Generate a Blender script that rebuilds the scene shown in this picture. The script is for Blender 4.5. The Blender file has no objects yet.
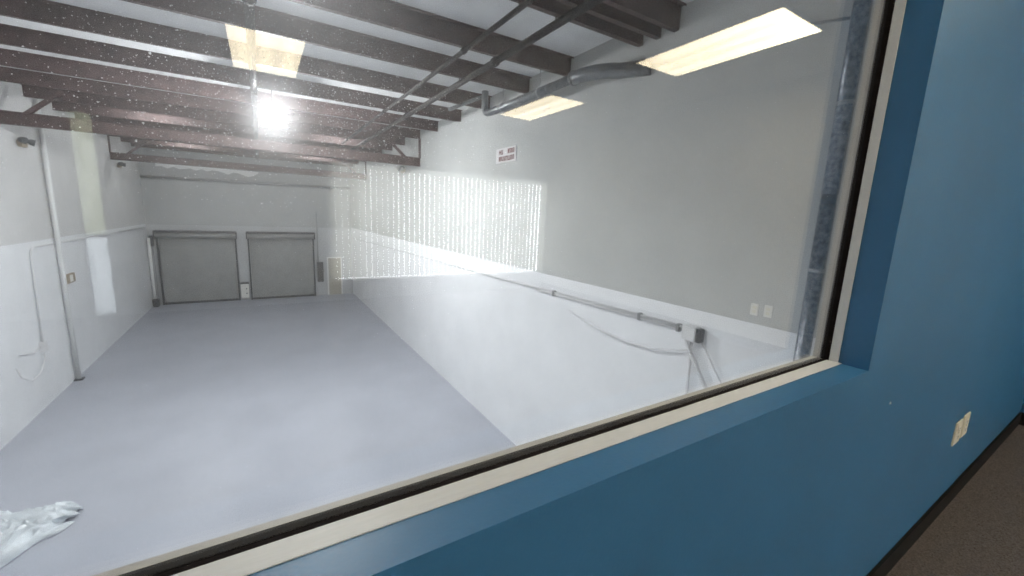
import bpy, bmesh, math, random
from mathutils import Vector, Matrix
random.seed(7)
S = bpy.context.scene
C = S.collection
EYE = 4.4                      # camera height above the warehouse floor
def E(z): return EYE + z       # height given relative to the lens
PI = math.pi

# ------------------------------------------------------------------ materials
def newmat(name):
    m = bpy.data.materials.new(name); m.use_nodes = True
    nt = m.node_tree; nt.nodes.clear()
    out = nt.nodes.new('ShaderNodeOutputMaterial')
    return m, nt, out
def pmat(name, col, rough=.5, metal=0., noise=0., nscale=4., bump=0., bscale=60., spec=.5, stretch=None):
    m, nt, out = newmat(name)
    b = nt.nodes.new('ShaderNodeBsdfPrincipled')
    b.inputs['Base Color'].default_value = (*col, 1); b.inputs['Roughness'].default_value = rough
    b.inputs['Metallic'].default_value = metal; b.inputs['Specular IOR Level'].default_value = spec
    nt.links.new(b.outputs[0], out.inputs[0])
    tc = nt.nodes.new('ShaderNodeNewGeometry')
    vec = tc.outputs['Position']
    if stretch:
        mp = nt.nodes.new('ShaderNodeMapping'); mp.inputs['Scale'].default_value = stretch
        nt.links.new(vec, mp.inputs[0]); vec = mp.outputs[0]
    if noise:
        n = nt.nodes.new('ShaderNodeTexNoise'); n.inputs['Scale'].default_value = nscale; n.inputs['Detail'].default_value = 5
        nt.links.new(vec, n.inputs['Vector'])
        r = nt.nodes.new('ShaderNodeMapRange'); r.inputs[1].default_value = .3; r.inputs[2].default_value = .7
        r.inputs[3].default_value = 1-noise; r.inputs[4].default_value = 1+noise
        nt.links.new(n.outputs[0], r.inputs[0])
        mx = nt.nodes.new('ShaderNodeVectorMath'); mx.operation = 'SCALE'; mx.inputs[0].default_value = col
        nt.links.new(r.outputs[0], mx.inputs['Scale']); nt.links.new(mx.outputs[0], b.inputs['Base Color'])
    if bump:
        n = nt.nodes.new('ShaderNodeTexNoise'); n.inputs['Scale'].default_value = bscale; n.inputs['Detail'].default_value = 4
        nt.links.new(vec, n.inputs['Vector'])
        bp = nt.nodes.new('ShaderNodeBump'); bp.inputs['Strength'].default_value = bump; bp.inputs['Distance'].default_value = .01
        nt.links.new(n.outputs[0], bp.inputs['Height']); nt.links.new(bp.outputs[0], b.inputs['Normal'])
    return m
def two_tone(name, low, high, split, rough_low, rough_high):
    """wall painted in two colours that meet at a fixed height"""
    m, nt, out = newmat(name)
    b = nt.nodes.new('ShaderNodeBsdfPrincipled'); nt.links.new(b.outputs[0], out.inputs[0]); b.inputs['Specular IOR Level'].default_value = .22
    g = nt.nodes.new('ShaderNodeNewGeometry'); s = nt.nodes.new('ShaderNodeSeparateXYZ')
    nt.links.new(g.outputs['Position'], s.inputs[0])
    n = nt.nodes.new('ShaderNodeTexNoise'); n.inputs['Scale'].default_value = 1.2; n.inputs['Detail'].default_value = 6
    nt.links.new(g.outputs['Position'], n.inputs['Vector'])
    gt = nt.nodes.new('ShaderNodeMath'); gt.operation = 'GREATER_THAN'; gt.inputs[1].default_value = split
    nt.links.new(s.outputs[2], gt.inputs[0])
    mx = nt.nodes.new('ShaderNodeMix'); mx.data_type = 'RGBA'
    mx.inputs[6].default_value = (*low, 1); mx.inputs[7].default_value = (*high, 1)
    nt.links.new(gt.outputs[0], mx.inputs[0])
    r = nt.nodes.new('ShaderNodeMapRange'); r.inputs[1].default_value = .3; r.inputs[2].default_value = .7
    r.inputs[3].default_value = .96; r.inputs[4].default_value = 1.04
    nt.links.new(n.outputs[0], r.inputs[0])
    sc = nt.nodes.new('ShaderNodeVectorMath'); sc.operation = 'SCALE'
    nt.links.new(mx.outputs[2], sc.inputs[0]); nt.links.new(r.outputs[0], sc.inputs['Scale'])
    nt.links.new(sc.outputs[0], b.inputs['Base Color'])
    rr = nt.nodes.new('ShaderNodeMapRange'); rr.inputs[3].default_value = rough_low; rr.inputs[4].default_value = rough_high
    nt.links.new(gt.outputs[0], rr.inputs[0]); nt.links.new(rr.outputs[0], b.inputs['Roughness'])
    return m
def emat(name, col, strength, stripes=0):
    m, nt, out = newmat(name)
    e = nt.nodes.new('ShaderNodeEmission'); e.inputs[0].default_value = (*col, 1); e.inputs[1].default_value = strength
    if stripes:
        g = nt.nodes.new('ShaderNodeTexCoord'); s = nt.nodes.new('ShaderNodeSeparateXYZ')
        nt.links.new(g.outputs['Object'], s.inputs[0])
        w = nt.nodes.new('ShaderNodeMath'); w.operation = 'MULTIPLY'; w.inputs[1].default_value = stripes
        c = nt.nodes.new('ShaderNodeMath'); c.operation = 'COSINE'
        r = nt.nodes.new('ShaderNodeMapRange'); r.inputs[1].default_value = -1; r.inputs[2].default_value = 1
        r.inputs[3].default_value = strength*.86; r.inputs[4].default_value = strength*1.08
        nt.links.new(s.outputs[0], w.inputs[0]); nt.links.new(w.outputs[0], c.inputs[0]); nt.links.new(c.outputs[0], r.inputs[0])
        nt.links.new(r.outputs[0], e.inputs[1])
    nt.links.new(e.outputs[0], out.inputs[0])
    return m
def glassmat():
    """dusty window glass: Fresnel mirror + clear transmission + a little forward-scattering dust film"""
    m, nt, out = newmat('dusty_window_glass')
    N = nt.nodes.new; L = nt.links.new
    g = N('ShaderNodeNewGeometry')
    d = N('ShaderNodeVectorMath'); d.operation = 'DOT_PRODUCT'; L(g.outputs['Normal'], d.inputs[0]); L(g.outputs['Incoming'], d.inputs[1])
    ab = N('ShaderNodeMath'); ab.operation = 'ABSOLUTE'; L(d.outputs['Value'], ab.inputs[0])
    om = N('ShaderNodeMath'); om.operation = 'SUBTRACT'; om.inputs[0].default_value = 1; L(ab.outputs[0], om.inputs[1])
    pw = N('ShaderNodeMath'); pw.operation = 'POWER'; pw.inputs[1].default_value = 5; L(om.outputs[0], pw.inputs[0])
    ma = N('ShaderNodeMath'); ma.operation = 'MULTIPLY_ADD'; ma.inputs[1].default_value = .94; ma.inputs[2].default_value = GLASS_F0
    L(pw.outputs[0], ma.inputs[0])
    tr = N('ShaderNodeBsdfTransparent'); tr.inputs[0].default_value = (.985, .992, .99, 1)
    gl = N('ShaderNodeBsdfGlossy'); gl.inputs['Roughness'].default_value = 0.0; gl.inputs[0].default_value = (1, 1, 1, 1)
    rf = N('ShaderNodeBsdfRefraction'); rf.inputs['Roughness'].default_value = .6; rf.inputs['IOR'].default_value = 1.12
    rw = N('ShaderNodeBsdfRefraction'); rw.inputs['Roughness'].default_value = 1.0; rw.inputs['IOR'].default_value = 1.28
    fine = N('ShaderNodeMixShader'); fine.inputs[0].default_value = GLASS_FILM
    L(tr.outputs[0], fine.inputs[1]); L(rf.outputs[0], fine.inputs[2])
    film = N('ShaderNodeMixShader'); film.inputs[0].default_value = GLASS_HAZE
    L(fine.outputs[0], film.inputs[1]); L(rw.outputs[0], film.inputs[2])
    mix = N('ShaderNodeMixShader'); L(ma.outputs[0], mix.inputs[0]); L(film.outputs[0], mix.inputs[1]); L(gl.outputs[0], mix.inputs[2])
    L(mix.outputs[0], out.inputs[0])
    return m
GLASS_F0 = .046; GLASS_FILM = .008; GLASS_HAZE = .023
def slatmat():
    m, nt, out = newmat('translucent_blind_vinyl')
    N = nt.nodes.new; L = nt.links.new
    a = N('ShaderNodeBsdfDiffuse'); a.inputs[0].default_value = (.8, .79, .75, 1)
    t = N('ShaderNodeBsdfTranslucent'); t.inputs[0].default_value = (.93, .92, .88, 1)
    x = N('ShaderNodeMixShader'); x.inputs[0].default_value = .55
    L(a.outputs[0], x.inputs[1]); L(t.outputs[0], x.inputs[2]); L(x.outputs[0], out.inputs[0])
    return m
def flecktmat():
    m, nt, out = newmat('dust_fleck')
    N = nt.nodes.new; L = nt.links.new
    a = N('ShaderNodeBsdfDiffuse'); a.inputs[0].default_value = (.9, .9, .9, 1)
    t = N('ShaderNodeBsdfTranslucent'); t.inputs[0].default_value = (.95, .95, .97, 1)
    x = N('ShaderNodeMixShader'); x.inputs[0].default_value = .65
    L(a.outputs[0], x.inputs[1]); L(t.outputs[0], x.inputs[2]); L(x.outputs[0], out.inputs[0])
    return m

def panemat(name, col):
    m, nt, out = newmat(name); N = nt.nodes.new; L = nt.links.new
    t = N('ShaderNodeBsdfTranslucent'); t.inputs[0].default_value = (*col, 1)
    c = N('ShaderNodeBsdfTransparent'); c.inputs[0].default_value = (*col, 1)
    g = N('ShaderNodeTexNoise'); g.inputs['Scale'].default_value = 9
    p = N('ShaderNodeNewGeometry'); L(p.outputs['Position'], g.inputs['Vector'])
    x = N('ShaderNodeMixShader'); x.inputs[0].default_value = .15; L(t.outputs[0], x.inputs[1]); L(c.outputs[0], x.inputs[2])
    L(x.outputs[0], out.inputs[0]); return m
M = dict(
 frost = panemat('frosted_yellow_glass', (.40,.41,.33)), clear = panemat('tinted_glass', (.50,.51,.52)),
 floor = pmat('grey_blue_epoxy_floor', (.435,.452,.505), .34, noise=.05, nscale=.9, bump=.03, bscale=3),
 wall_l = two_tone('warehouse_wall_paint', (.80,.81,.82), (.62,.615,.605), E(-.93), .4, .6),
 wall_r = two_tone('warehouse_wall_paint_right', (.87,.88,.89), (.50,.507,.495), E(-.92), .55, .65),
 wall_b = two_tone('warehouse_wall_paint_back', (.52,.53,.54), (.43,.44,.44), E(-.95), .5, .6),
 deck = pmat('roof_insulation_facing', (.80,.81,.81), .6, noise=.06, nscale=2, bump=.2, bscale=3),
 purlin = pmat('brown_primer_steel', (.080,.049,.047), .6, noise=.35, nscale=6),
 iron = pmat('black_iron_pipe', (.03,.026,.025), .7),
 galv = pmat('galvanised_sheet', (.20,.21,.22), .42, metal=.6, noise=.2, nscale=14),
 galv2 = pmat('mottled_galvanised_pipe', (.24,.25,.265), .38, metal=.6, noise=.45, nscale=26),
 shutter = pmat('grey_shutter_steel', (.30,.305,.30), .5, noise=.06, nscale=3),
 shutter_dark = pmat('dark_shutter_trim', (.09,.09,.095), .5),
 white_metal = pmat('white_painted_metal', (.75,.75,.74), .45),
 steel = pmat('conduit_steel', (.36,.37,.37), .38, metal=.5),
 pale_steel = pmat('pale_painted_conduit', (.72,.72,.72), .45),
 black = pmat('black_plastic', (.012,.012,.012), .4),
 darkgrey = pmat('dark_grey_enamel', (.10,.105,.11), .45),
 beige = pmat('beige_enamel', (.46,.43,.36), .5),
 tan = pmat('tan_plate', (.36,.30,.22), .5),
 board = pmat('grey_white_sign_board', (.70,.68,.68), .5),
 red = pmat('sign_red', (.13,.012,.015), .5),
 plastic = pmat('white_plastic', (.80,.79,.75), .4),
 ivory = pmat('ivory_plastic', (.78,.74,.62), .35),
 slot = pmat('outlet_slot', (.05,.045,.04), .5),
 blue = pmat('blue_eggshell_paint', (.036,.142,.282), .42, noise=.05, nscale=3, bump=.06, bscale=140),
 office = pmat('office_white_paint', (.70,.70,.69), .6, noise=.02, nscale=2),
 ceil = pmat('ceiling_tile', (.70,.70,.69), .8, noise=.03, nscale=30, bump=.2, bscale=120),
 carpet = pmat('brown_loop_carpet', (.150,.129,.121), .95, noise=.5, nscale=170, bump=.9, bscale=260, spec=.1),
 rubber = pmat('black_rubber_base', (.008,.007,.007), .75, spec=.2),
 frame = pmat('cream_window_liner', (.60,.605,.60), .5, noise=.03, nscale=30, stretch=(1,8,8)),
 outer = pmat('beige_outer_liner', (.43,.40,.355), .55),
 gasket = pmat('black_bronze_glazing_bead', (.009,.006,.005), .85, noise=.3, nscale=40, spec=.08),
 glass = glassmat(), slat = slatmat(), fleck = flecktmat(),
 cloth = pmat('crumpled_white_plastic', (.74,.79,.82), .30, noise=.16, nscale=5),
 rag_blue = pmat('blue_grey_cloth', (.48,.56,.62), .6),
 lens = emat('troffer_diffuser', (1.0,.86,.60), 9.6, stripes=2*PI/.2),
 lamp = emat('high_bay_led', (.96,.98,1.0), 930.), fill_lamp = emat('fill_bell_led', (.97,.99,1.0), 620.), tube = emat('fill_strip_tube', (.97,.99,1.0), 120.),
 insul = pmat('torn_white_insulation', (.78,.78,.78), .7),
)

# ------------------------------------------------------------------ mesh building
class MB:
    def __init__(s): s.b = bmesh.new(); s.ms = []
    def slot(s, m):
        if m is None: return 0
        if m not in s.ms: s.ms.append(m)
        return s.ms.index(m)
    def box(s, x0, x1, y0, y1, z0, z1, m=None, bevel=0):
        vs = [s.b.verts.new(p) for p in [(x0,y0,z0),(x1,y0,z0),(x1,y1,z0),(x0,y1,z0),(x0,y0,z1),(x1,y0,z1),(x1,y1,z1),(x0,y1,z1)]]
        k = s.slot(m); fs = []
        for q in [(3,2,1,0),(4,5,6,7),(0,1,5,4),(1,2,6,5),(2,3,7,6),(3,0,4,7)]:
            f = s.b.faces.new([vs[i] for i in q]); f.material_index = k; fs.append(f)
        if bevel:
            es = list({e for f in fs for e in f.edges})
            bmesh.ops.bevel(s.b, geom=es, offset=bevel, segments=2, affect='EDGES', clamp_overlap=True)
        return s
    def tube(s, pts, r, n=12, cap=True, m=None):
        pts = [Vector(p) for p in pts]; rs = r if isinstance(r, (list, tuple)) else [r]*len(pts)
        k = s.slot(m); rings = []; up = None
        for i, p in enumerate(pts):
            a = pts[max(i-1,0)]; b = pts[min(i+1,len(pts)-1)]
            t = (b-a).normalized()
            if up is None:
                up = Vector((0,0,1)) if abs(t.z) < .9 else Vector((1,0,0))
            u = (up - t*up.dot(t)).normalized(); up = u; w = t.cross(u)
            rings.append([s.b.verts.new(p + (u*math.cos(2*PI*j/n) + w*math.sin(2*PI*j/n))*rs[i]) for j in range(n)])
        for A, B in zip(rings, rings[1:]):
            for j in range(n):
                f = s.b.faces.new([A[j], B[j], B[(j+1)%n], A[(j+1)%n]]); f.smooth = True; f.material_index = k
        if cap:
            f = s.b.faces.new(rings[0]); f.material_index = k
            f = s.b.faces.new(rings[-1][::-1]); f.material_index = k
        return s
    def prism(s, prof, axis, a, b, m=None, closed=True):
        """profile of 2-D points swept along an axis (x: prof=(y,z); y: prof=(x,z); z: prof=(x,y))"""
        def P(q, t): return {'x':(t,q[0],q[1]), 'y':(q[0],t,q[1]), 'z':(q[0],q[1],t)}[axis]
        k = s.slot(m)
        A = [s.b.verts.new(P(q,a)) for q in prof]; B = [s.b.verts.new(P(q,b)) for q in prof]
        n = len(prof)
        for j in range(n if closed else n-1):
            f = s.b.faces.new([A[j], A[(j+1)%n], B[(j+1)%n], B[j]]); f.material_index = k
        if closed:
            s.b.faces.new(A[::-1]).material_index = k; s.b.faces.new(B).material_index = k
        return s
    def lathe(s, prof, c, n=28, m=None):
        k = s.slot(m); rings = []
        for r, z in prof:
            rings.append([s.b.verts.new((c[0]+r*math.cos(2*PI*j/n), c[1]+r*math.sin(2*PI*j/n), c[2]+z)) for j in range(n)])
        for A, B in zip(rings, rings[1:]):
            for j in range(n):
                f = s.b.faces.new([A[j], A[(j+1)%n], B[(j+1)%n], B[j]]); f.smooth = True; f.material_index = k
        s.b.faces.new(rings[0][::-1]).material_index = k; s.b.faces.new(rings[-1]).material_index = k
        return s
    def build(s, name, mat, parent=None, loc=None):
        bmesh.ops.recalc_face_normals(s.b, faces=s.b.faces[:])
        me = bpy.data.meshes.new(name); s.b.to_mesh(me); s.b.free()
        for m in ([mat] if not s.ms else s.ms): me.materials.append(m)
        o = bpy.data.objects.new(name, me); C.objects.link(o)
        if parent is not None:
            o.parent = parent; o.matrix_parent_inverse = Matrix.Translation(-parent_world(parent))
        return o
def parent_world(p):
    v = Vector(p.location)
    if p.parent is not None: v = Vector((0,0,0)) + parent_world(p.parent) * 0 + Vector(p.location)
    return v
def tag(o, label=None, cat=None, group=None, kind=None):
    if label: o['label'] = label
    if cat: o['category'] = cat
    if group: o['group'] = group
    if kind: o['kind'] = kind
    return o
def thing(name, loc, label, cat, group=None, kind=None):
    o = bpy.data.objects.new(name, None); o.empty_display_size = .1; o.location = loc; C.objects.link(o)
    return tag(o, label, cat, group, kind)
def struct(name, mb, mat, label, cat):
    return tag(mb.build(name, mat), label, cat, None, 'structure')
def copy_thing(src, loc, label):
    """a thing with copies of its parts and their sub-parts, moved to a new place"""
    def cp(o, parent):
        c = o.copy(); C.objects.link(c)
        if parent is not None: c.parent = parent
        for ch in [x for x in o.children]: cp(ch, c)
        return c
    c = cp(src, None); c.location = loc
    if label: c['label'] = label
    return c

# ------------------------------------------------------------------ dimensions (metres; X right, Y into the warehouse)
XL, XR, YB = -4.12, 4.0, 22.6
YW = .413                       # office face of the blue wall
YWB = .556                       # its warehouse face
ZO = E(-1.42)                   # office floor
ZC = E(1.56)                    # office ceiling
OXL, OXR, OYB = -5.2, 4.92, -5.72
WX0, WX1, WZ0, WZ1 = -2.0, 1.513, E(-.408), E(.80)   # window opening
ROOF = E(2.31)

# ------------------------------------------------------------------ warehouse shell
struct('floor', MB().box(XL-.2, XR+.2, YWB, YB+.2, -.2, 0), M['floor'], 'grey blue epoxy warehouse floor', 'floor')
struct('wall_left', MB().box(XL-.2, XL, YWB, YB+.2, 0, ROOF), M['wall_l'], 'white left warehouse wall, greyer above', 'wall')
struct('wall_right', MB().box(XR, XR+.2, YWB, YB+.2, 0, ROOF), M['wall_r'], 'right warehouse wall, white below and grey above', 'wall')
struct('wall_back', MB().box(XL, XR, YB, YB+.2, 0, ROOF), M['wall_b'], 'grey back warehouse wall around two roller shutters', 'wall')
struct('ceiling', MB().box(XL-.2, XR+.2, YWB, YB+.2, ROOF, ROOF+.15), M['deck'], 'pale insulated warehouse roof between dark purlins', 'ceiling')
# window wall: blue office leaf with its deep reveal, grey warehouse leaf
def ring(mb, y0, y1, x0, x1, z0, z1, m=None):
    mb.box(x0, x1, y0, y1, z0, WZ0, m); mb.box(x0, x1, y0, y1, WZ1, z1, m)
    mb.box(x0, WX0, y0, y1, WZ0, WZ1, m); mb.box(WX1, x1, y0, y1, WZ0, WZ1, m)
    return mb
struct('wall_window', ring(MB(), YW, .53, OXL, OXR, ZO-.3, ZC), M['blue'], 'blue painted office wall around the big interior window', 'wall')
struct('wall_front', ring(MB(), .53, YWB, OXL, OXR, -.2, ROOF+.15), M['wall_r'], 'warehouse face of the wall below the office window', 'wall')

# ------------------------------------------------------------------ interior window
win = thing('window_1', (0, .52, WZ0), 'large interior window of one dusty pane in a cream and black frame', 'window', None, 'structure')
def frame_ring(y0, y1, p, bot, yb0, yb1):
    mb = MB()
    mb.box(WX0, WX1, yb0, yb1, WZ0-.002, WZ0+bot)
    mb.box(WX0, WX1, y0, y1, WZ1-p, WZ1+.002)
    mb.box(WX0-.002, WX0+p, y0, y1, WZ0, WZ1); mb.box(WX1-p, WX1+.002, y0, y1, WZ0, WZ1)
    return mb
frame_ring(.489, .5125, .004, .0015, .4795, .5175).build('window_frame', M['frame'], win)
PG0, PG1 = .5235, .5285
frame_ring(.5232, .5288, .001, .001, .5232, .5288).build('glazing_channel', M['gasket'], win)
frame_ring(.5125, .5235, .004, .0015, .5175, .5235).build('glazing_bead', M['gasket'], win)
frame_ring(.5285, .538, .004, .0015, .5285, .545).build('glazing_bead', M['gasket'], win)
frame_ring(.538, .558, .002, .0015, .545, .558).build('window_frame', M['outer'], win)
MB().box(WX0-.002, WX1+.002, PG0, PG1, WZ0-.002, WZ1+.002).build('pane', M['glass'], win)

# ------------------------------------------------------------------ office shell
struct('floor_office', MB().box(OXL, OXR, OYB, YW, ZO-.3, ZO), M['carpet'], 'dark brown office carpet at the foot of the blue wall', 'carpet')
struct('ceiling_office', MB().box(OXL, OXR, OYB, YW, ZC, ZC+.15), M['ceil'], 'white office ceiling seen reflected in the window', 'ceiling')
struct('wall_office_right', MB().box(OXR, OXR+.15, OYB-.15, -.45, ZO-.3, ZC+.15, M['office']).box(OXR, OXR+.15, -.45, YW+.1, ZO-.3, ZC+.15, M['blue']), None, 'pale office side wall beyond the blue wall', 'wall')
struct('wall_office_left', MB().box(OXL-.15, OXL, OYB-.15, YW+.1, ZO-.3, ZC+.15), M['office'], 'pale office side wall left of the window', 'wall')
BX0, BX1, BZ0, BZ1 = .90, 4.90, E(-1.10), E(.70)      # blinds window
DX0, DX1, DZ1 = -1.80, -1.60, E(.98)                  # sidelight beside the entry door
mb = MB()
y0, y1 = OYB-.15, OYB
mb.box(OXL, DX0, y0, y1, ZO-.3, ZC); mb.box(DX0, DX1, y0, y1, DZ1, ZC); mb.box(DX0, DX1, y0, y1, ZO-.3, ZO+.02)
mb.box(DX1, BX0, y0, y1, ZO-.3, ZC); mb.box(BX0, BX1, y0, y1, BZ1, ZC); mb.box(BX0, BX1, y0, y1, ZO-.3, BZ0)
mb.box(BX1, OXR, y0, y1, ZO-.3, ZC)
struct('wall_office_back', mb, M['office'], 'pale office wall with vertical blinds behind the camera', 'wall')
mb = MB().box(OXL, OXR, YW-.012, YW, ZO, ZO+.098)
struct('baseboard_front', mb, M['rubber'], 'black rubber baseboard along the foot of the blue wall', 'baseboard')
struct('baseboard_right', MB().box(OXR-.012, OXR, OYB, YW-.012, ZO, ZO+.098), M['rubber'], 'black rubber baseboard along the office side wall', 'baseboard')

# ------------------------------------------------------------------ roof steel
PY = [3.22, 3.46, 3.72, 5.07, 6.16, 7.56, 8.94, 10.36, 11.75, 13.18, 14.62, 16.05, 17.5, 18.9, 20.3, 21.7]
ORD = ['first','second','third','fourth','fifth','sixth','seventh','eighth','ninth','tenth','eleventh','twelfth','thirteenth','fourteenth','fifteenth','sixteenth']
def purlin(y, z0, z1, x0, x1):
    t = .006; l = .065
    prof = [(y, z0), (y+l, z0), (y+l, z0+.02), (y+l-t, z0+.02), (y+l-t, z0+t), (y+t, z0+t),
            (y+t, z1-t), (y-l+t, z1-t), (y-l+t, z1-.02), (y-l, z1-.02), (y-l, z1), (y, z1)]
    prof = [(a, b) for a, b in prof]
    mb = MB(); mb.prism([(y, z0),(y+l, z0),(y+l, z0+.02),(y+l-t, z0+.02),(y+l-t, z0+t),(y+t, z0+t),(y+t, z1),(y-l, z1),(y-l, z1-.02),(y-l+t, z1-.02),(y-l+t, z1-t),(y, z1-t)], 'x', x0, x1)
    return mb
for i, y in enumerate(PY):
    o = purlin(y, E(2.07 - (.10 if i in (8,9) else 0)*0), ROOF-.002, XL, XR).build('roof_purlin', M['purlin'])
    tag(o, 'dark brown steel roof purlin, %s from the window' % ORD[i], 'purlin', 'dark purlins across the warehouse roof')
    for xx in (1.45, 2.9):                      # bolted lap plates with bolt heads
        cl = MB()
        cl.box(xx, xx+.30, y-.008, y-.001, E(2.09), E(2.27))
        for dx in (.05, .12, .19, .26):
            for dz in (2.13, 2.22): cl.tube([(xx+dx, y-.016, E(dz)), (xx+dx, y-.006, E(dz))], .011, 6)
        cl.build('lap_plate', M['purlin'], o)
for k, (y, lab) in enumerate([(11.75, 'dark steel tie beam under the purlins, the nearer of two'), (18.8, 'dark steel tie beam under the purlins, the farther of two')]):
    b = thing('tie_beam', (0, y, E(1.32)), lab, 'beam', 'tie beams below the purlins')
    z0, z1, w = E(1.31), E(1.545), .07
    pr = [(y-w,z0),(y+w,z0),(y+w,z0+.014),(y+.006,z0+.014),(y+.006,z1-.014),(y+w,z1-.014),(y+w,z1),(y-w,z1),(y-w,z1-.014),(y-.006,z1-.014),(y-.006,z0+.014),(y-w,z0+.014)]
    MB().prism(pr, 'x', XL, XR).build('beam', M['purlin'], b)
    for sx, xe in ((-1, XL), (1, XR)):
        a = (xe - sx*.44, y, z1-.02); c = (xe - sx*.98, y, E(2.02))
        d = (Vector(c)-Vector(a)).normalized(); n = Vector((d.z,0,-d.x))*.035
        m2 = MB(); vs = []
        for yy in (y-.03, y+.03):
            vs.append([(a[0]+n.x, a[2]+n.z), (a[0]-n.x, a[2]-n.z), (c[0]-n.x, c[2]-n.z), (c[0]+n.x, c[2]+n.z)])
        m2.prism(vs[0], 'y', y-.03, y+.03); m2.build('brace', M['purlin'], b)
        MB().box(xe-.03 if sx>0 else xe, xe if sx>0 else xe+.03, y-.06, y+.06, z1, E(2.07)).build('end_post', M['purlin'], b)

# pipes running into the depth below the purlins
def pipe(name, x, y0, y1, z, r, label, cat, mat, group=None, hang=True):
    o = thing(name, (x, y0, E(z)), label, cat, group)
    MB().tube([(x,y0,E(z)),(x,y1,E(z))], r, 12).build('pipe', mat, o)
    for y in PY[3::3]:
        if y0 < y < y1: MB().tube([(x,y-.03,E(z)),(x,y+.03,E(z))], r*1.4, 12).build('coupling', mat, o)
    for y in PY[2::2]:
        if y0 < y+.07 < y1: MB().tube([(x, y+.05, E(z)), (x, y+.05, E(2.075))], .008, 6).build('hanger', mat, o)
    return o
G = 'pipes under the purlins'
pipe('sprinkler_pipe', .02, 1.2, 21.0, 1.98, .048, 'thick dark pipe hung along the middle of the warehouse roof', 'pipe', M['iron'], G)
pipe('sprinkler_pipe', 2.29, 1.2, 14.0, 2.02, .028, 'thin dark pipe under the purlins, left of the pair by the duct', 'pipe', M['iron'], G)
pipe('sprinkler_pipe', 2.74, 1.2, 15.0, 1.99, .042, 'thicker dark pipe under the purlins, right of the pair by the duct', 'pipe', M['iron'], G)

# galvanised round duct by the right wall
d = thing('air_duct', (3.6, 5, E(1.9)), 'round galvanised air duct hung along the top of the right wall', 'duct')
def arc(pts_ctrl, n=8):
    a, b, c = [Vector(p) for p in pts_ctrl]
    return [(a*(1-t)**2 + b*2*t*(1-t) + c*t*t) for t in [i/n for i in range(n+1)]]
DXX = 3.66; DZ = E(1.845)
p = [(DXX, 7.12, E(2.25))] + arc([(DXX,7.12,E(2.0)), (DXX,7.12,DZ), (DXX,6.92,DZ)]) + [(DXX,4.5,DZ)]
MB().tube(p, .062, 18).build('duct_run', M['galv'], d)
p = arc([(DXX,4.56,DZ),(DXX,4.16,DZ),(DXX+.22,3.95,DZ-.02)], 10) + [(XR-.01, 3.55, DZ-.06)]
e_ = MB(); e_.tube(p, .088, 18)
for q in p[1:10:2]: pass
eo = e_.build('elbow', M['galv'], d)
for y in (6.7, 5.9, 5.1, 4.56): MB().tube([(DXX,y-.02,DZ),(DXX,y+.02,DZ)], .068 if y > 4.6 else .094, 18).build('seam_ring', M['galv'], d)
for y in (6.45, 5.35):
    h = MB().tube([(DXX, y, DZ+.05), (DXX, y, E(2.31))], .006, 6); h.tube([(DXX,y-.012,DZ),(DXX,y+.012,DZ)], .07, 18)
    h.build('hanger', M['steel'], d)
MB().tube([(DXX-.02,7.12,E(2.17)), (DXX-.38,7.9,E(2.02))], .035, 10).build('branch_pipe', M['galv'], d)

# ------------------------------------------------------------------ high bay lamp
def high_bay(x, y, z, label):
    o = thing('high_bay_lamp', (x, y, z), label, 'ceiling lamp', 'round high bay lamps under the purlins')
    MB().lathe([(.02,.16),(.06,.155),(.075,.10),(.16,.07),(.22,.03),(.225,0),(.21,-.003)], (x,y,z)).build('housing', M['darkgrey'], o)
    MB().lathe([(.15,.0),(.165,-.04),(.155,-.08),(.12,-.125),(.07,-.15),(.01,-.158)], (x,y,z)).build('diffuser', M['lamp'], o)
    MB().tube([(x,y,z+.15),(x,y,E(2.07))], .008, 8).build('hanging_rod', M['iron'], o)
    return o
high_bay(.293, 8.97, E(1.66), 'bright round lamp hanging under the purlins beside the middle pipe')
o = thing('fill_bell_lamp', (.29, 3.3, E(1.62)), 'added deep bell shaped fill lamp under the roof, above the view', 'ceiling lamp')  # added lamp above the view; deep bell sends its light low on the walls
MB().lathe([(.02,.22),(.06,.215),(.09,.17),(.15,.12),(.20,.05),(.22,0),(.214,0),(.194,.05),(.144,.112),(.10,.15),(.01,.152)], (.29,3.3,E(1.62))).build('shade', M['darkgrey'], o)
MB().lathe([(.11,.118),(.115,.108),(.06,.098),(.01,.096)], (.29,3.3,E(1.62))).build('diffuser', M['fill_lamp'], o)
MB().tube([(.29,3.3,E(1.83)),(.29,3.3,E(2.30))], .008, 8).build('hanging_rod', M['iron'], o)
def fill_strip(x, y, label):  # added lamps, hidden by the purlins, that brighten the warehouse rear
    o = thing('fill_strip', (x, y, ROOF), label, 'strip light', 'added fill strips hidden between the rear purlins')
    MB().box(x-.62, x+.62, y-.06, y+.06, ROOF-.06, ROOF+.004, bevel=.008).build('housing', M['white_metal'], o)
    MB().tube([(x-.58, y, ROOF-.085), (x+.58, y, ROOF-.085)], .02, 10).build('tube', M['tube'], o)
    for s_ in (-1, 1): MB().box(x+s_*.60-.012, x+s_*.60+.012, y-.03, y+.03, ROOF-.115, ROOF-.055).build('lamp_holder', M['plastic'], o)
for y, rw in ((13.9, 'front'), (16.75, 'middle'), (19.6, 'rear')):
    for x, sd in ((-2.2, 'left'), (2.2, 'right')):
        fill_strip(x, y, 'added white fill strip hidden on the roof between purlins, %s row on the %s' % (rw, sd))

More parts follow.
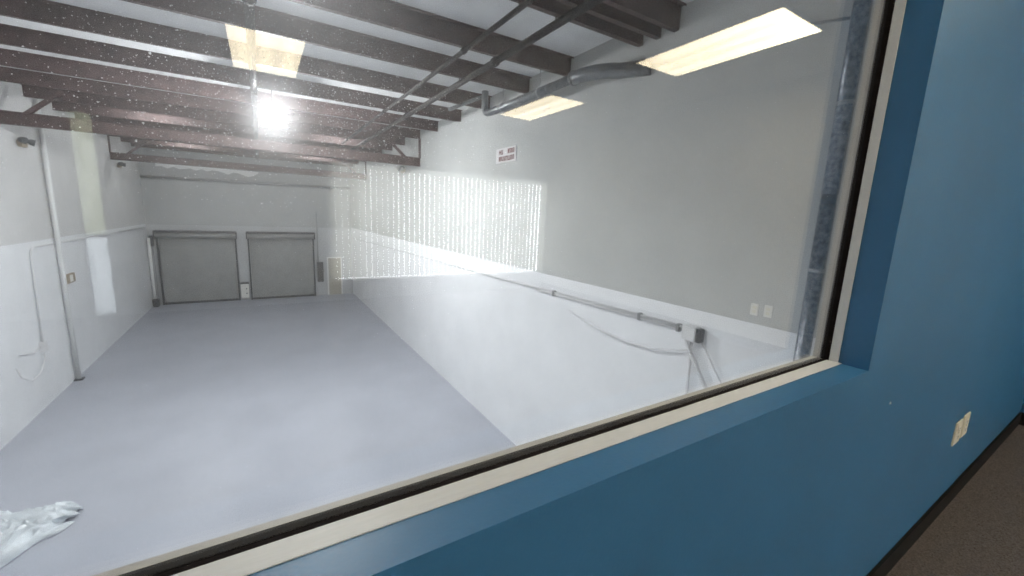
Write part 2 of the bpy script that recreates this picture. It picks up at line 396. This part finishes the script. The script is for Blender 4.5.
# ------------------------------------------------------------------ roller shutters on the back wall
def shutter(x0, x1, label, chain):
    zt = E(-1.46)
    o = thing('roller_shutter', ((x0+x1)/2, YB-.12, 0), label, 'roller shutter', 'grey roller shutters in the back wall')
    yf = YB-.10; n = 42; h = (zt-.09)/n; prof = []
    for i in range(n):
        z = .09 + i*h
        prof += [(yf, z), (yf-.008, z+h*.2), (yf-.008, z+h*.7), (yf, z+h*.9)]
    prof.append((yf, zt)); prof += [(yf+.03, zt), (yf+.03, .09)]
    MB().prism(prof, 'x', x0+.05, x1-.05).build('curtain', M['shutter'], o)
    MB().box(x0+.04, x1-.04, yf-.03, yf+.03, .0, .10, bevel=.008).build('bottom_bar', M['shutter_dark'], o)
    for s, x in ((0, x0), (1, x1)):
        m = MB(); m.box(x-.035, x+.035, yf-.055, yf+.06, 0, zt, bevel=.006)
        m.build('guide_rail', M['darkgrey'] if s or chain else M['white_metal'], o)
    hd = MB(); hd.tube([(x0-.02, yf-.17, zt+.10), (x1+.02, yf-.17, zt+.10)], .145, 20)
    hb = hd.build('barrel', M['shutter'], o)
    for x in (x0-.05, x1+.05):
        m = MB(); m.box(x-.02, x+.02, yf-.34, yf+.06, zt-.08, zt+.27, bevel=.02); m.build('end_bracket', M['shutter_dark'], o)
    m = MB(); m.box(x0-.05, x1+.05, yf-.335, yf+.06, zt+.25, zt+.28); m.box(x0-.05, x1+.05, yf-.345, yf-.325, zt+.19, zt+.28); m.build('hood_edge', M['shutter_dark'], o)
    return o
shutter(-3.79, -1.05, 'grey roller shutter in the back wall, left of the two', True)
shutter(-.56, 2.16, 'grey roller shutter in the back wall, right of the two', True)
ch = thing('chain_hoist', (-3.97, YB-.2, E(-1.5)), 'dark hand chain hanging beside the left roller shutter', 'chain')
MB().box(-4.03,-3.89,YB-.32,YB-.12,E(-1.85),E(-1.4), bevel=.02).build('gear_box', M['darkgrey'], ch)
m = MB()
for xx in (-3.99,-3.93): m.tube([(xx, YB-.25, E(-1.8)), (xx+.01, YB-.25, E(-3.2)), (xx, YB-.25, E(-4.0))], .012, 6)
m.build('chain', M['steel'], ch)
g = thing('guard_post', (-4.0, YB-.35, 0), 'white guard post with dark foot beside the left roller shutter', 'post')
MB().tube([(-4.02,YB-.4,0.05),(-4.02,YB-.4,2.9)], .055, 14).build('post', M['white_metal'], g)
MB().box(-4.10,-3.88,YB-.52,YB-.28,0,.34, bevel=.03).build('foot', M['darkgrey'], g)
# box between the shutters
o = thing('control_box', (-.81, YB-.1, .15), 'pale box with dark lid on the wall between the two shutters', 'box')
MB().box(-.97,-.66,YB-.2,YB+.002,.12,.78, bevel=.01).build('body', M['plastic'], o)
MB().box(-.985,-.645,YB-.24,YB,.78,.85, bevel=.008).build('lid', M['darkgrey'], o)
for z in (.33,.55): MB().tube([(-.75,YB-.21,z),(-.75,YB-.195,z)], .03, 10).build('button', M['darkgrey'], o)
o = thing('switch_box', (2.43, YB-.1, E(-3.2)), 'tall dark electrical switch box right of the right shutter', 'electrical box')
MB().box(2.30,2.58,YB-.17,YB,E(-3.68),E(-2.68), bevel=.012).build('body', M['darkgrey'], o)
MB().box(2.32,2.56,YB-.185,YB-.168,E(-3.64),E(-2.72), bevel=.006).build('cover', M['shutter_dark'], o)
MB().box(2.58,2.62,YB-.15,YB-.09,E(-3.2),E(-3.0), bevel=.006).build('lever', M['steel'], o)
MB().tube([(2.36,YB-.06,E(-2.68)),(2.36,YB-.06,E(-1.9)),(2.36,YB-.06,E(-.2))], .025, 8).build('conduit', M['steel'], o)
dr = thing('door_1', (3.1, YB, 0), 'narrow beige door in the back wall right of the switch box', 'door', None, 'structure')
MB().box(2.83,3.42,YB-.05,YB,0.0,E(-2.49), bevel=.006).build('door_panel', M['beige'], dr)
MB().tube([(2.9,YB-.11,.95),(2.9,YB-.04,.95)], .03, 10).build('door_knob', M['steel'], dr)
m = MB(); m.box(2.77,2.83,YB-.06,YB,0,E(-2.43)); m.box(3.42,3.48,YB-.06,YB,0,E(-2.43)); m.box(2.83,3.42,YB-.06,YB,E(-2.49),E(-2.43)); m.build('door_frame', M['white_metal'], dr)
# back wall pipe and torn insulation
o = thing('wall_pipe', (0, YB-.1, E(1.03)), 'pale pipe across the back wall above the shutters', 'pipe')
MB().tube([(XL+.02,YB-.12,E(.99)),(XR-.02,YB-.12,E(1.08))], .055, 12).build('pipe', M['steel'], o)
m = MB()
for x in (-3,-1,1,3): MB().box(x-.03,x+.03,YB-.2,YB,E(.95),E(1.12)).build('clamp', M['steel'], o)
m = MB(); xs = [-3.6+i*.19 for i in range(20)]
top = [(x, E(1.60 - (x+3.6)*.02)) for x in xs]
bot = [(x, E(1.60 - (x+3.6)*.02 - (.10+.16*random.random())*(1 if x < -.1 else .4))) for x in xs]
m.prism(top + bot[::-1], 'y', YB-.04, YB-.001)
tag(m.build('insulation_strip', M['insul']), 'torn white insulation strip at the top of the back wall', 'insulation')

# ------------------------------------------------------------------ left wall fittings
o = thing('steel_column', (XL+.09, 13.55, 0), 'white round steel column against the left warehouse wall', 'column')
MB().tube([(XL+.07,13.55,.02),(XL+.07,13.55,E(2.30))], .047, 18).build('shaft', M['white_metal'], o)
MB().box(XL,XL+.16,13.46,13.64,0,.03, bevel=.004).build('base_plate', M['darkgrey'], o)
o = thing('tan_switch_plate', (XL, 13.95, E(-1.93)), 'small tan box on the left wall beside the white column', 'electrical box')
MB().box(XL, XL+.06, 13.78, 14.30, E(-2.05), E(-1.83), bevel=.008).build('body', M['tan'], o)
MB().box(XL+.06, XL+.066, 13.95, 14.13, E(-2.02), E(-1.86)).build('cover', M['plastic'], o)
o = thing('wall_conduit', (XL+.03, 12.3, E(-1.05)), 'thin conduit along the left wall bending down to a cable loop', 'conduit')
xw = XL+.03
MB().tube([(xw,22.4,E(-1.06)),(xw,12.5,E(-1.04))] + arc([(xw,12.5,E(-1.04)),(xw,12.28,E(-1.04)),(xw,12.28,E(-1.25))],6) + [(xw,12.15,E(-3.15))], .017, 10).build('conduit', M['pale_steel'], o)
cp = [(xw,12.15,E(-3.12)),(xw+.05,12.02,E(-3.35)),(xw+.06,11.7,E(-3.56)),(xw+.05,11.35,E(-3.6)),(xw+.03,11.05,E(-3.42)),(xw,11.0,E(-3.2))]
MB().tube(cp, .012, 8).build('cable_loop', M['pale_steel'], o)
MB().tube([(xw,11.2,E(-3.0)),(xw+.02,11.7,E(-3.12)),(xw,12.1,E(-3.1))], .014, 8).build('cable_tail', M['pale_steel'], o)
MB().box(XL,XL+.07,12.06,12.26,E(-3.25),E(-3.02), bevel=.006).build('outlet_box', M['pale_steel'], o)

def emergency(wx, sx, y, z, label):
    o = thing('emergency_light', (wx, y, E(z)), label, 'emergency light', 'twin head emergency lights high on the walls')
    x0, x1 = (wx-.003, wx+.07) if sx > 0 else (wx-.07, wx+.003)
    MB().box(x0,x1,y-.14,y+.14,E(z-.07),E(z+.06), bevel=.012).build('battery_case', M['tan'], o)
    for dy in (-.19,.19):
        m = MB(); c = Vector((wx+sx*.09, y+dy, E(z+.06))); dv = Vector((sx*.1, dy*.2, -.03))
        m.tube([c-dv*.4, c, c+dv*.6], [.03,.06,.07], 14); m.build('lamp_head', M['darkgrey'], o)
    return o
emergency(XL, 1, 12.68, 1.06, 'twin head emergency light on the left wall, nearer one')
emergency(XL, 1, 19.6, 1.18, 'twin head emergency light on the left wall, farther one')
emergency(XR, -1, 13.3, 1.30, 'twin head emergency light high on the right wall')

# ------------------------------------------------------------------ right wall fittings
o = thing('wall_sign', (XR-.02, 6.84, E(1.13)), 'small white sign with red lettering high on the right wall', 'sign')
MB().box(XR-.02,XR,6.48,7.20,E(1.0),E(1.265)).build('board', M['board'], o)
m = MB(); rr = random.Random(3)
for row, (za, zb) in enumerate(((1.15,1.235),(1.03,1.115))):
    y = 6.53
    while y < 7.1:
        w = rr.uniform(.035,.07)
        if not (row == 0 and 6.78 < y < 6.9):
            m.box(XR-.024,XR-.0195,y,y+.016,E(za),E(zb)); m.box(XR-.024,XR-.0195,y+w-.014,y+w,E(za),E(zb))
            zz = rr.choice([za, (za+zb)/2-.008, zb-.018]); m.box(XR-.024,XR-.0195,y+.016,y+w-.014,E(zz),E(zz)+.018)
        y += w+.02
m.build('lettering', M['red'], o)
xr = XR-.035
o = thing('wall_conduit', (xr, 2.66, E(-1.14)), 'twin grey conduits along the right wall ending at a junction box', 'conduit')
MB().tube([(xr,22.4,E(-1.42)),(xr,7.4,E(-1.215)),(xr,2.70,E(-1.135))], .016, 10).build('conduit', M['pale_steel'], o)
MB().tube([(xr,5.6,E(-1.215)),(xr,4.6,E(-1.195)),(xr,2.80,E(-1.175))], .015, 10).build('conduit', M['pale_steel'], o)
for y, z in ((5.1,-1.18),(3.34,-1.15),(2.78,-1.15)):
    MB().box(xr-.03,XR,y-.02,y+.02,E(z-.055),E(z+.035), bevel=.006).build('clamp', M['steel'], o)
MB().box(XR-.12,XR,2.52,2.68,E(-1.25),E(-1.09), bevel=.008).build('junction_box', M['white_metal'], o)
MB().box(XR-.10,XR-.02,2.47,2.52,E(-1.25),E(-1.10), bevel=.006).build('box_fitting', M['darkgrey'], o)
MB().tube([(xr,2.60,E(-1.24)),(xr,2.58,E(-2.0)),(xr,2.55,E(-4.35))], .017, 10).build('drop_conduit', M['pale_steel'], o)
MB().tube([(xr-.02,2.66,E(-1.16)),(xr-.04,2.66,E(-1.22)),(xr-.03,2.60,E(-1.36)),(xr-.02,2.50,E(-1.52)),(xr-.01,2.38,E(-1.70)),(xr,2.25,E(-1.86))], .022, 10).build('flexible_conduit', M['pale_steel'], o)
MB().tube([(xr,2.50,E(-1.22)),(xr,2.30,E(-1.50)),(xr,2.10,E(-1.75))], .009, 8).build('thin_cable', M['pale_steel'], o)
MB().tube([(xr,2.58,E(-1.36)),(xr-.01,2.75,E(-1.42)),(xr-.01,3.1,E(-1.51)),(xr-.01,3.5,E(-1.54)),(xr-.01,3.95,E(-1.52)),(xr,4.45,E(-1.44)),(xr,4.7,E(-1.38))], .010, 8).build('sagging_cable', M['pale_steel'], o)

# vertical galvanised duct on the right wall next to the window
VX, VY = 3.90, 1.518
o = thing('vertical_duct', (VX, VY, 0), 'mottled galvanised vertical duct on the right wall beside the window frame', 'duct')
MB().tube([(VX,VY,.02),(VX,VY,E(.20))], .056, 20).build('lower_pipe', M['galv2'], o)
MB().tube([(VX,VY,E(.28)),(VX,VY,E(2.308))], .058, 20).build('upper_pipe', M['galv2'], o)
MB().tube([(VX,VY,E(.19)),(VX,VY,E(.29))], .052, 20).build('joint', M['darkgrey'], o)
for z in (-1.6, -.35, .95, 1.85):
    MB().tube([(VX,VY,E(z)),(VX,VY,E(z)+.03)], .061, 20).box(VX,XR-.002,VY-.015,VY+.015,E(z),E(z)+.03).build('wall_strap', M['steel'], o)
MB().tube([(3.95,VY+.05,E(1.60)),(3.95,2.02,E(1.69)),(3.95,3.3,E(1.74))], .012, 8).build('side_pipe', M['steel'], o)

# ------------------------------------------------------------------ crumpled plastic sheet on the floor
def crumple():
    b = bmesh.new(); nu, nv = 90, 60; rnd = random.Random(11)
    A = Vector((-3.75, 7.75, 0)); 
    from mathutils import noise
    grid = []
    for i in range(nu+1):
        u = i/nu
        # centre line from the far left to the ragged tip
        c = Vector((-3.75,7.02,0)).lerp(Vector((-2.47,7.45,0)), u)
        half = .16 + .95*(1-u)**.9 + .03*math.sin(u*23)
        row = []
        for j in range(nv+1):
            v = j/nv*2-1
            q = c + Vector((-.12*v*(1-u), half*v, 0)) + Vector((.06*math.sin(9*v+u*5), .04*math.sin(14*u+3*v), 0))
            n1 = noise.noise(Vector((u*2.2, v*3.5, 1)))*.5+.5
            n2 = 1-abs(noise.noise(Vector((u*3.5+v*.8, v*7, 4))))*2.2
            n3 = noise.noise(Vector((q.x*9, q.y*9, 8)))*.5+.5
            edge = max(0, 1-abs(v)**6)*min(1, (1-u)*9+.25)
            q.z = .006 + edge*(.10*n1 + .13*max(0, n2)**2 + .03*n3)
            row.append(b.verts.new(q))
        grid.append(row)
    for i in range(nu):
        for j in range(nv):
            f = b.faces.new([grid[i][j], grid[i+1][j], grid[i+1][j+1], grid[i][j+1]]); f.smooth = True
    me = bpy.data.meshes.new('plastic_sheet'); b.to_mesh(me); b.free(); me.materials.append(M['cloth'])
    o = bpy.data.objects.new('plastic_sheet', me); C.objects.link(o)
    s = o.modifiers.new('thickness', 'SOLIDIFY'); s.thickness = .004; s.offset = 1
    return o
tag(crumple(), 'crumpled white plastic sheet lying on the grey floor near the window', 'plastic sheet')

# ------------------------------------------------------------------ outlets and nail on the office walls
def outlet(cx, cz, label, group):
    o = thing('wall_outlet', (cx, YW, E(cz)), label, 'outlet', group)
    MB().box(cx-.056,cx+.056,YW-.007,YW,E(cz-.062),E(cz+.062), bevel=.003).build('cover_plate', M['ivory'], o)
    for dz in (-.021,.021):
        r = MB().box(cx-.017,cx+.017,YW-.0095,YW-.006,E(cz+dz-.014),E(cz+dz+.014), bevel=.003).build('receptacle', M['plastic'], o)
        m = MB()
        for dx in (-.007,.007): m.box(cx+dx-.0012,cx+dx+.0012,YW-.0100,YW-.0092,E(cz+dz-.004),E(cz+dz+.006))
        m.tube([(cx,YW-.0100,E(cz+dz-.009)),(cx,YW-.0092,E(cz+dz-.009))], .0025, 8)
        m.build('slot', M['slot'], o)
    MB().tube([(cx,YW-.009,E(cz)),(cx,YW-.006,E(cz))], .003, 8).build('screw', M['steel'], o)
    return o
outlet(2.885, -.962, 'ivory wall outlet low on the blue wall, left of the pair', 'outlets on the blue wall')
outlet(3.02, -.955, 'ivory wall outlet low on the blue wall, right of the pair', 'outlets on the blue wall')
for y, w in ((1.885,'nearer the window frame'), (2.01,'farther from the window frame')):  # added plates imitating office outlets mirrored in the glass
    z0 = E(-.775 if y < 1.95 else -.782)
    o = thing('reflected_outlet', (XR, y, z0), 'white plate on the right wall standing in for a reflected office outlet, %s' % w, 'outlet', 'stand-ins for reflected office outlets')
    MB().box(XR-.007,XR+.002,y-.036,y+.036,z0-.057,z0+.057, bevel=.003).build('cover_plate', M['plastic'], o)
    for dz in (-.021,.021): MB().box(XR-.0095,XR-.006,y-.017,y+.017,z0+dz-.014,z0+dz+.014).build('receptacle', M['ivory'], o)
tag(MB().lathe([(.001,-.0),(.0045,.001),(.0045,.0025),(.002,.004)], (0,0,0), 12).build('nail_head', M['plastic']), 'small white nail head in the blue wall below the window corner', 'nail')
n = bpy.data.objects['nail_head']; n.rotation_euler = (PI/2,0,0); n.location = (1.773, YW+.001, E(-.566))

# ------------------------------------------------------------------ office ceiling lights (seen reflected in the glass, apart from the added last one)
def troffer(x0, x1, y0, y1, label):
    o = thing('ceiling_light', ((x0+x1)/2, (y0+y1)/2, ZC), label, 'ceiling light', 'rectangular office ceiling lights')
    m = MB(); t = .012; z0, z1 = ZC-.012, ZC
    m.box(x0-t,x0,y0-t,y1+t,z0,z1); m.box(x1,x1+t,y0-t,y1+t,z0,z1); m.box(x0,x1,y0-t,y0,z0,z1); m.box(x0,x1,y1,y1+t,z0,z1)
    m.build('frame', M['white_metal'], o)
    d = MB().box(-(x1-x0)/2,(x1-x0)/2,y0,y1,ZC-.009,ZC-.001).build('diffuser', M['lens'])
    for v in d.data.vertices: v.co -= Vector((0,(y0+y1)/2,ZC))
    d.parent = o
    return o
troffer(3.26, 3.885, -2.05, -.70, 'glowing rectangular ceiling light nearest the window, right row')
troffer(3.25, 3.83, -4.78, -3.44, 'glowing rectangular ceiling light far from the window, right row')
troffer(-.17, .455, -4.88, -3.58, 'glowing rectangular ceiling light far from the window, middle row')
troffer(.95, 1.56, -1.30, -.08, 'added rectangular ceiling light brightening the sill at the window corner')  # added outside the reflected view to light the blue sill
o = thing('air_vent', (3.0, -1.6, ZC), 'white ceiling air vent beside the near right ceiling light', 'vent')
m = MB(); m.box(2.93,3.22,-.87,-.25,ZC-.03,ZC, bevel=.006); m.build('housing', M['white_metal'], o)
m = MB()
m.box(2.95,3.20,-.85,-.27,ZC-.034,ZC-.029)
for i in range(9): m.box(2.95,3.20,-.84+i*.065,-.815+i*.065,ZC-.040,ZC-.029)
m.build('grille', M['white_metal'], o)

# ------------------------------------------------------------------ blinds and door on the office back wall
o = thing('vertical_blind', (2.9, OYB, BZ1), 'pale vertical blinds over the office window behind the camera', 'blinds')
MB().box(BX0-.05,BX1,OYB+.005,OYB+.065,BZ1-.005,BZ1+.05, bevel=.006).build('head_rail', M['white_metal'], o)
nsl = 46; rr = random.Random(5)
slat_mesh = None
for i in range(nsl):
    x = BX0 + .03 + i*(BX1-BX0-.06)/(nsl-1); a = math.radians(rr.uniform(-16, -5)); w = .0445
    if slat_mesh is None:
        m = MB(); m.prism([(-w,0),(-w*.5,.006),(0,.008),(w*.5,.006),(w,0),(w*.5,.0045),(0,.0065),(-w*.5,.0045)], 'z', BZ0+.040-BZ1, -.01)
        sl = m.build('slat', M['slat']); slat_mesh = sl.data
    else:
        sl = bpy.data.objects.new('slat', slat_mesh); C.objects.link(sl)
    sl.parent = o; sl.location = (x-2.9, .035, 0); sl.rotation_euler = (0,0,a)
w = thing('window_2', ((BX0+BX1)/2, OYB, BZ0), 'office window behind the vertical blinds', 'window', None, 'structure')
m = MB(); yf0, yf1 = OYB-.11, OYB-.05
for x in (BX0, (BX0+BX1)/2-.025, BX1-.05): m.box(x, x+.05, yf0, yf1, BZ0, BZ1)
m.box(BX0,BX1,yf0,yf1,BZ0,BZ0+.012); m.box(BX0,BX1,yf0,yf1,BZ1-.05,BZ1)
m.build('window_frame', M['white_metal'], w)
MB().box(BX0-.04,BX1,OYB-.03,OYB+.004,BZ0-.03,BZ0, bevel=.005).build('window_sill', M['plastic'], w)
# entry door with its narrow sidelight
dr = thing('door_2', (-1.7, OYB, ZO), 'tall narrow sidelight beside the office entry', 'door', None, 'structure')
m = MB(); y0, y1 = OYB-.10, OYB+.02
m.box(DX0-.06,DX0,y0,y1,ZO,DZ1+.06); m.box(DX1,DX1+.06,y0,y1,ZO,DZ1+.06); m.box(DX0,DX1,y0,y1,DZ1,DZ1+.06)
m.build('door_frame', M['white_metal'], dr)
MB().box(DX0,DX1,OYB-.05,OYB-.042,E(-.42),DZ1).build('frosted_pane', M['frost'], dr)
MB().box(DX0,DX1,OYB-.05,OYB-.042,ZO,E(-.45)).build('clear_pane', M['clear'], dr)
MB().box(DX0,DX1,OYB-.06,OYB-.03,E(-.45),E(-.42)).build('mullion', M['white_metal'], dr)

# ------------------------------------------------------------------ dust flecks on the glass
b = bmesh.new(); rnd = random.Random(2)
def fleck(x, z, r):
    n = 5; y = .5287; a0 = rnd.random()*6
    ring_ = [b.verts.new((x+r*rnd.uniform(.5,1.1)*math.cos(a0+2*PI*j/n), y, z+r*rnd.uniform(.5,1.1)*math.sin(a0+2*PI*j/n))) for j in range(n)]
    top = b.verts.new((x, y+r*.5, z))
    for j in range(n): b.faces.new([ring_[j], ring_[(j+1)%n], top])
for _ in range(4300):
    u = rnd.gauss(.03,.11); v = rnd.gauss(.115,.055)
    fleck(u, E(v), .00027*math.exp(abs(rnd.gauss(0,.5))))
for _ in range(500):
    fleck(rnd.uniform(-.5,1.5), E(rnd.uniform(-.39,.75)), .00018*math.exp(abs(rnd.gauss(0,.6))))
me = bpy.data.meshes.new('window_dust'); b.to_mesh(me); b.free(); me.materials.append(M['fleck'])
o = bpy.data.objects.new('window_dust', me); C.objects.link(o)
tag(o, 'white dust specks scattered over the window glass around the lamp', 'dust', None, 'stuff')

# ------------------------------------------------------------------ daylight outside, camera, colour management
w = bpy.data.worlds.new('daylight'); S.world = w; w.use_nodes = True
bg = w.node_tree.nodes['Background']; bg.inputs[0].default_value = (.93,.97,1.0,1); bg.inputs[1].default_value = 15.0
cam = bpy.data.cameras.new('camera'); co = bpy.data.objects.new('camera', cam); C.objects.link(co)
cam.sensor_width = 36; cam.lens = 405/1024*36; cam.clip_start = .02; cam.clip_end = 200
R = Matrix(((0.85277211,0.05603351,-0.5192687),(-0.52066449,0.16942257,-0.83678222),(0.04108799,0.98394931,0.1736535)))
co.matrix_world = Matrix.Translation((0,0,EYE)) @ R.to_4x4()
S.camera = co
S.view_settings.view_transform = 'Standard'; S.view_settings.look = 'None'
S.view_settings.gamma = 1; S.view_settings.exposure = 0; S.view_settings.use_curve_mapping = False
S.cycles.max_bounces = 14; S.cycles.transparent_max_bounces = 16; S.cycles.diffuse_bounces = 6
S.cycles.sample_clamp_indirect = 8
S.cycles.denoising_input_passes = 'RGB_ALBEDO_NORMAL'; S.cycles.denoising_prefilter = 'FAST'
